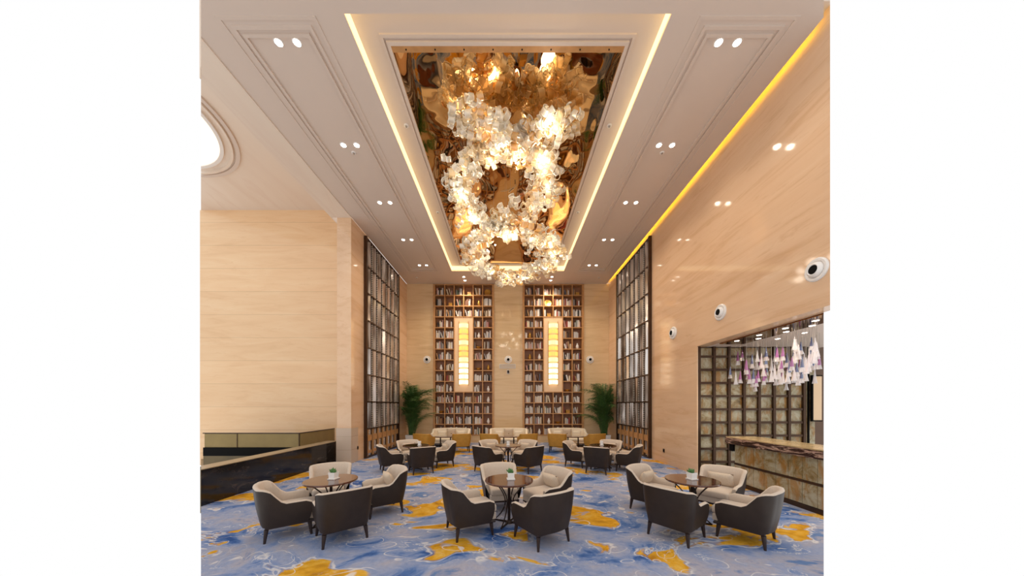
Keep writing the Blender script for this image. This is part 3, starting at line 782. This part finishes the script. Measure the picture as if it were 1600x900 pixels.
obj('end_support', MB().box(-.04,.5,yy1-.155,yy1-.03,.82,1.12), M['black'], ct)
# soffit mirror with spots
sm = thing('soffit_mirror', 'dark bronze mirror strip on the bar ceiling above pendants', 'mirror', (W+.3,6.3,OZ))
q = [(x-W-.3, y-6.3) for x, y in clip(rect(W+.32,W+.92,4.9,7.75))]
obj('mirror_strip', MB().prism(q, -.03, -.002), plain('dark_mirror', (150,110,74), .06, metal=1.0), sm)
# glass bell pendants
rb = random.Random(5); cand = []
while len(cand) < 92:
    Y = rb.uniform(5.0,7.75); X = rb.uniform(5.75,7.6); p = px(X, Y)
    if not (1128 < p < 1281) or X < 5.72: continue
    if any((X-a)**2+(Y-b)**2 < .008 for a, b, *_ in cand): continue
    Lw = rb.uniform(.18,.95); Ln = rb.uniform(.26,.36)
    cand.append((X, Y, Lw, Ln, rb.choices(('clear','purple','blue'), (5,3,2))[0]))
cand.sort(key=lambda c: px(c[0],c[1]))
cnt = {}
def bell(Ln, kind, lw):
    n = 12; rings = []
    for r, z in ((.006,0),(.011,-.05),(.018,-.4*Ln),(.028,-.7*Ln),(.044,-.95*Ln),(.047,-Ln)):
        rings.append([((r*(1+.12*(i%2)*(1 if z < -.3*Ln else 0)))*math.cos(2*math.pi*i/n), (r*(1+.12*(i%2)*(1 if z < -.3*Ln else 0)))*math.sin(2*math.pi*i/n), z) for i in range(n)])
    return MB().loft(rings, True, False), MB().loft([rings[0], rings[1], rings[2], rings[3]], True, False)
for X, Y, Lw, Ln, kd in cand:
    i = cnt.get(kd, 0); cnt[kd] = i+1
    p = thing('pendant_lamp', '%s glass bell pendant over the bar, %s of the %s ones from the left' % ({'clear':'clear','purple':'purple-topped','blue':'blue-grey-topped'}[kd], ORD[i], kd), 'pendant', (X,Y,OZ), rb.uniform(0,3), 'glass bell pendants over the bar')
    b, cap = bell(Ln, kd, Lw)
    obj('glass_bell', b, M['bell_w'], p, (0,0,-Lw), smooth=True)
    if kd != 'clear': obj('tinted_neck', cap, M['bell_p'] if kd == 'purple' else M['bell_b'], p, (0,0,-Lw), rot=(0,0,.2)).scale = (1.12,1.12,1.0)
    obj('wire', MB().tube([(0,0,-.004),(0,0,-Lw)], .0022, 4), M['wire'], p)
nb = 0
for X, Y in ((5.68,7.3),(6.0,7.05),(5.72,6.7),(6.05,6.4),(5.75,6.1),(6.1,5.9),(5.80,5.55),(6.6,7.2),(6.65,6.6)):
    zz = OZ-.03 if X < W+.9 else OZ
    o = thing('bar_downlight', 'small round bar ceiling spot, %s counting towards the viewer' % ORD[nb], 'light', (X,Y,zz), 0, 'spots in the bar ceiling'); nb += 1
    obj('ring', MB().lathe([(.05,-.012),(.06,-.004),(.06,0)], 16, cap0=False), M['white'], o); obj('lens', MB().lathe([(.048,-.010),(.045,-.004)], 16), M['lamp_on'], o)
    light('lamp', 'SPOT', o, (0,0,-.03), 24, (1,.86,.66), spot_size=R(120), spot_blend=.8, shadow_soft_size=.05)

# ------------------------------------------------------------------ left balustrade and dark stone wall
dw = thing('dark_stone_parapet', 'low dark polished stone parapet beside the carpet on the left', 'low wall', (-5.9,8.0,0))
obj('stone_face', MB().prism([(x+5.9,y-8) for x,y in clip(rect(-5.96,-5.9,5.4,10.28))],0,.70), M['darkstone'], dw)
obj('ledge', MB().prism([(x+5.9,y-8) for x,y in clip(rect(-6.26,-5.888,5.4,10.28))],.70,.715), M['tan'], dw)
obj('inner_face', MB().box(-.36,-.33,5.99-8.0,10.28-8.0,-.25,.70), M['olive_stone'], dw)
lb = obj('floor_box', MB().box(-.14,.10,-.05,.05,0,.075,bev=.008), M['black'], None, (-5.62,9.72,0)); tag(lb, 'low black box on the floor at the end of the dark parapet', 'box')
gb = thing('glass_balustrade', 'olive tinted glass balustrade with dark handrail in the lobby at left', 'balustrade', (-7.0,9.9,-.25))
obj('glass_panel', MB().box(-3.2,-.01,0,.02,.78,1.24), M['olive'], gb); obj('glass_panel', MB().box(-.01,.01,.02,1.98,.78,1.24), M['olive'], gb)
obj('handrail', MB().box(-3.25,.02,-.015,.035,1.24,1.27).box(-.02,.02,.035,1.98,1.24,1.27), M['iron'], gb)
obj('lower_fascia', MB().box(-3.2,.02,-.04,.04,.0,.50).box(-.02,.04,.04,1.98,.0,.50), M['olive_stone'], gb)
obj('upper_fascia', MB().box(-3.2,.03,-.05,.04,.50,.78).box(-.02,.05,.04,1.98,.50,.78), M['black'], gb)
for x in (-2.1, -.02): obj('post', MB().box(x-.012,x+.012,-.01,.03,.78,1.24), M['bronze_dark'], gb)

# ------------------------------------------------------------------ wall fittings
nz = thing('air_nozzle', 'x', 'air vent', (0,0,-50), 0, 'round white air nozzles')
obj('ring', MB().lathe([(.195,0),(.195,.02),(.175,.035),(.14,.03),(.13,.0)], 32), M['white'], nz, smooth=True)
obj('ball', MB().lathe([(.132,0),(.127,.04),(.108,.07),(.086,.085),(.07,.07)], 28), M['white_matte'], nz, smooth=True)
obj('opening', MB().lathe([(.074,.06),(.072,.078)], 24), M['black'], nz)
un = []
def nozzle(loc, rx, rz, label):
    o = place(nz, un, loc, 0, label); o.rotation_euler = (R(90)-rx, 0, rz)
for i, (y, z) in enumerate(((9.34,4.24),(7.26,4.24),(5.0,4.25))):
    o = place(nz, un, (W,y,z), 0, 'white round air nozzle on the right marble wall, %s' % ('farthest, next to the glazed screen','middle of the three','nearest, high above the bar')[i])
    o.rotation_euler = (R(90), 0, R(-90))
for i, x in enumerate((-4.2,.02,4.27)):
    o = place(nz, un, (x,YB,4.31), 0, 'white round air nozzle on the back wall, %s' % ('left of left bookcase','central pier between bookcases','right of right bookcase')[i])
    o.rotation_euler = (R(90), 0, 0)
vt = thing('air_grille', 'white slot grille on the central pier under the round nozzle', 'air vent', (-.02,YB,3.86))
obj('frame', MB().box(-.42,.42,-.03,0,0,.02).box(-.42,.42,-.03,0,.2,.22).box(-.42,-.40,-.03,0,.02,.2).box(.40,.42,-.03,0,.02,.2), M['white'], vt)
for k in range(5): obj('slat', MB().box(-.40,.40,-.024,-.004,.036+k*.034,.048+k*.034), M['white'], vt)
cmr = thing('wall_camera', 'small dark camera on the central pier below the slot grille', 'camera', (.02,YB,3.6))
obj('body', MB().box(-.05,.05,-.09,0,0,.15,bev=.01), M['iron'], cmr); obj('plate', MB().box(-.07,.07,-.01,0,-.03,.18), M['white'], cmr); obj('lens', MB().lathe([(.03,0),(.03,.02)],12,Matrix.Translation((0,-.09,.09)) @ Matrix.Rotation(R(90),4,'X')), M['black'], cmr)
for s, y, z, w in ((-1,10.28,.46,'left marble wall near the glazed screen'),(1,9.9,.42,'right marble wall near the glazed screen')):
    o = thing('wall_socket', 'small bronze socket low on the '+w, 'socket', (s*W,y,z))
    obj('cover', MB().box(-.012,.012,-.05,.05,-.06,.06), M['bronze_dark'], o); obj('outlet', MB().box(-.016,.016,-.025,.025,-.03,.03), M['black'], o)

# ------------------------------------------------------------------ ceiling fittings
def downlight(X, Y, z, label, e, grp='ceiling downlights'):
    o = thing('downlight', label, 'light', (X,Y,z), 0, grp)
    obj('trim_ring', MB().lathe([(.062,-.014),(.078,-.006),(.08,0)], 20, cap0=False), M['white'], o)
    obj('lens', MB().lathe([(.06,-.012),(.056,-.003)], 20), M['lamp_on'], o)
    light('lamp', 'SPOT', o, (0,0,-.04), e, (1,.86,.68), spot_size=R(130), spot_blend=.9, shadow_soft_size=.06)
for s in (-1,1):
    for k, y in enumerate((5.11,7.13,9.15,11.2,13.25)):
        for j, x in enumerate((4.0,3.68)):
            downlight(s*(x-.02), y, ZC, '%s spot of the %s downlight pair from the front, %s side of ceiling' % (('outer','inner')[j], ORD[k], 'left' if s < 0 else 'right'), (44,50,62,76,84)[k])
    for j, y in enumerate((14.45,14.85)):
        downlight(s*2.16, y, ZC, '%s downlight just above the %s bookcase' % (('front','rear')[j], 'left' if s < 0 else 'right'), 150)
    for Y, X, z, w in ((14.55,4.5,ZC,'near the back wall'),(6.9,2.38,ZT,'on the tray border'),(10.0,2.38,ZT,'far along tray border'),(7.35,3.85,ZC,'between the downlights')):
        o = thing('smoke_detector', 'small grey ceiling detector %s, %s side' % (w, 'left' if s < 0 else 'right'), 'detector', (s*X,Y,z))
        obj('base', MB().lathe([(.05,-.015),(.055,0)], 14), M['white'], o); obj('head', MB().lathe([(.015,-.035),(.026,-.026),(.026,-.015)], 14), M['wire'], o)

# ------------------------------------------------------------------ chandelier
def cp(pxx, pyy, z):
    Y = FL*(z-CAMZ)/(VY-pyy); return Vector(((pxx-VX)*Y/FL, Y, z))
path = [cp(*p) for p in ((716,188,8.05),(745,186,8.0),(775,200,7.92),(803,228,7.85),(838,245,7.75),(856,270,7.6),(855,300,7.4),(835,325,7.1),(800,347,6.85),(762,366,6.65),
        (740,386,6.5),(742,405,6.45),(765,425,6.4),(800,437,6.4),(838,424,6.4),(862,403,6.4),(858,386,6.42),(832,372,6.5),(795,361,6.65),(755,345,6.85),(728,318,7.1),(718,292,7.35),(726,266,7.6),(752,242,7.75),
        (790,226,7.85),(826,208,7.95),(855,196,8.02),(884,190,8.08))]
def cr(P, t):
    n = len(P)-1; i = min(int(t*n), n-1); u = t*n-i
    p0, p1, p2, p3 = P[max(i-1,0)], P[i], P[i+1], P[min(i+2,n)]
    return .5*((2*p1)+(p2-p0)*u+(2*p0-5*p1+4*p2-p3)*u*u+(3*p1-p0-3*p2+p3)*u**3)
chd = thing('chandelier', 'large chandelier of curled clear and amber glass ribbons winding below the bronze mirror', 'chandelier', (0,8.4,ZT-.05))
base = Vector((0,8.4,ZT-.05))
def curl(rr, wd):
    """an S-curled ribbon of ribbed glass: one loop above, a smaller one below"""
    prof = []
    for i in range(11): a = R(-150+i*26); prof.append((rr*math.cos(a), rr*math.sin(a)+rr*.95))
    prof = [(p[0], p[1]) for p in prof][::-1]
    r2 = rr*.82; x0, z0 = prof[-1]
    low = []
    for i in range(1, 10): a = R(40-i*27); low.append((x0-r2*math.cos(R(40))+r2*math.cos(a), z0-r2*math.sin(R(40))+r2*math.sin(a)))
    prof += low
    rows = []
    for w_, k in ((-.5,.97),(-.25,1.03),(0,.98),(.25,1.03),(.5,.97)): rows.append([(x*k, w_*wd, z*k) for x, z in prof])
    sheet = MB().loft(rows, False, False, closed=False); ns = len(sheet.f)
    for r in (rows[0], rows[4]): sheet.tube(r, .0075, 4)
    return sheet, ns
def curl_mesh(name, v, f, slots, mats):
    m_ = bpy.data.meshes.new(name); m_.from_pydata(v, [], f)
    for g in mats: m_.materials.append(g)
    m_.polygons.foreach_set('material_index', slots); m_.polygons.foreach_set('use_smooth', [True]*len(f)); m_.update()
    return m_
rc = random.Random(21); pieces = []
N = 640
for k in range(N):
    t = (k+rc.random())/N; p = cr(path, t)
    q = p + Vector((rc.gauss(0,.17), rc.gauss(0,.17), rc.gauss(0,.10)))
    if q.z > ZT-.35: q.z = ZT-.35-rc.random()*.15
    s = rc.uniform(1.1,1.5)
    pieces.append((q, s, Matrix.Translation(q-base) @ Matrix.Rotation(rc.uniform(0,6.28),4,'Z') @ Matrix.Rotation(rc.gauss(0,.35),4,'X') @ Matrix.Scale(s,4), rc.choices((0,1,2),(6,4,1))[0]))
pieces.sort(key=lambda p: -p[1]/(p[0]-Vector((0,0,CAMZ))).length)
gm = [M['glass_w'], M['glass_c'], M['glass_a'], M['rim_w'], M['rim_c'], M['rim_a']]
cmb, ns = curl(.066, .085)
cms = [curl_mesh('glass_curl', cmb.v, cmb.f, [0]*ns+[1]*(len(cmb.f)-ns), (gm[i], gm[i+3])) for i in range(3)]
for q, s, mtx, ci in pieces[:98]:
    o = obj('glass_curl', cms[ci], None, chd); o.matrix_basis = mtx
mb = MB(); idx = []
for q, s, mtx, ci in pieces[98:]:
    mb.add(cmb.v, cmb.f, mtx); idx += [ci]*ns+[ci+3]*(len(cmb.f)-ns)
me = curl_mesh('glass_curls', mb.v, mb.f, idx, gm)
o = bpy.data.objects.new('glass_curls', me); C.objects.link(o); o.parent = chd; o['kind'] = 'stuff'
for k in range(60):
    q = pieces[k*10][0]-base
    obj('wire', MB().tube([(q.x,q.y,0),(q.x,q.y,q.z)], .0022, 4), M['wire'], chd)
for k in range(44):
    p = cr(path, (k+.5)/44) - base + Vector((rc.uniform(-.24,.24), rc.uniform(-.24,.24), rc.uniform(-.22,.10)))
    o = obj('bulb', MB().lathe([(.004,-.022),(.018,-.012),(.022,0),(.016,.014),(.004,.02)], 10), M['led'], chd, tuple(p), smooth=True)
    light('lamp', 'POINT', chd, tuple(p+Vector((0,0,-.03))), 6.0, (1,.90,.74), shadow_soft_size=.12)

# ------------------------------------------------------------------ world, camera
w = bpy.data.worlds.new('World'); bpy.context.scene.world = w; w.use_nodes = True
w.node_tree.nodes['Background'].inputs[0].default_value = (1,1,1,1); w.node_tree.nodes['Background'].inputs[1].default_value = 1.0
cam = bpy.data.cameras.new('Camera'); co = bpy.data.objects.new('Camera', cam); C.objects.link(co)
co.location = (0,0,CAMZ); co.rotation_euler = (R(90),0,0)
cam.sensor_fit = 'HORIZONTAL'; cam.sensor_width = 36; cam.lens = FL/1600*36
cam.shift_x = (800-VX)/1600; cam.shift_y = (VY-450)/1600
cam.clip_start = .05; cam.clip_end = 200
bpy.context.scene.camera = co
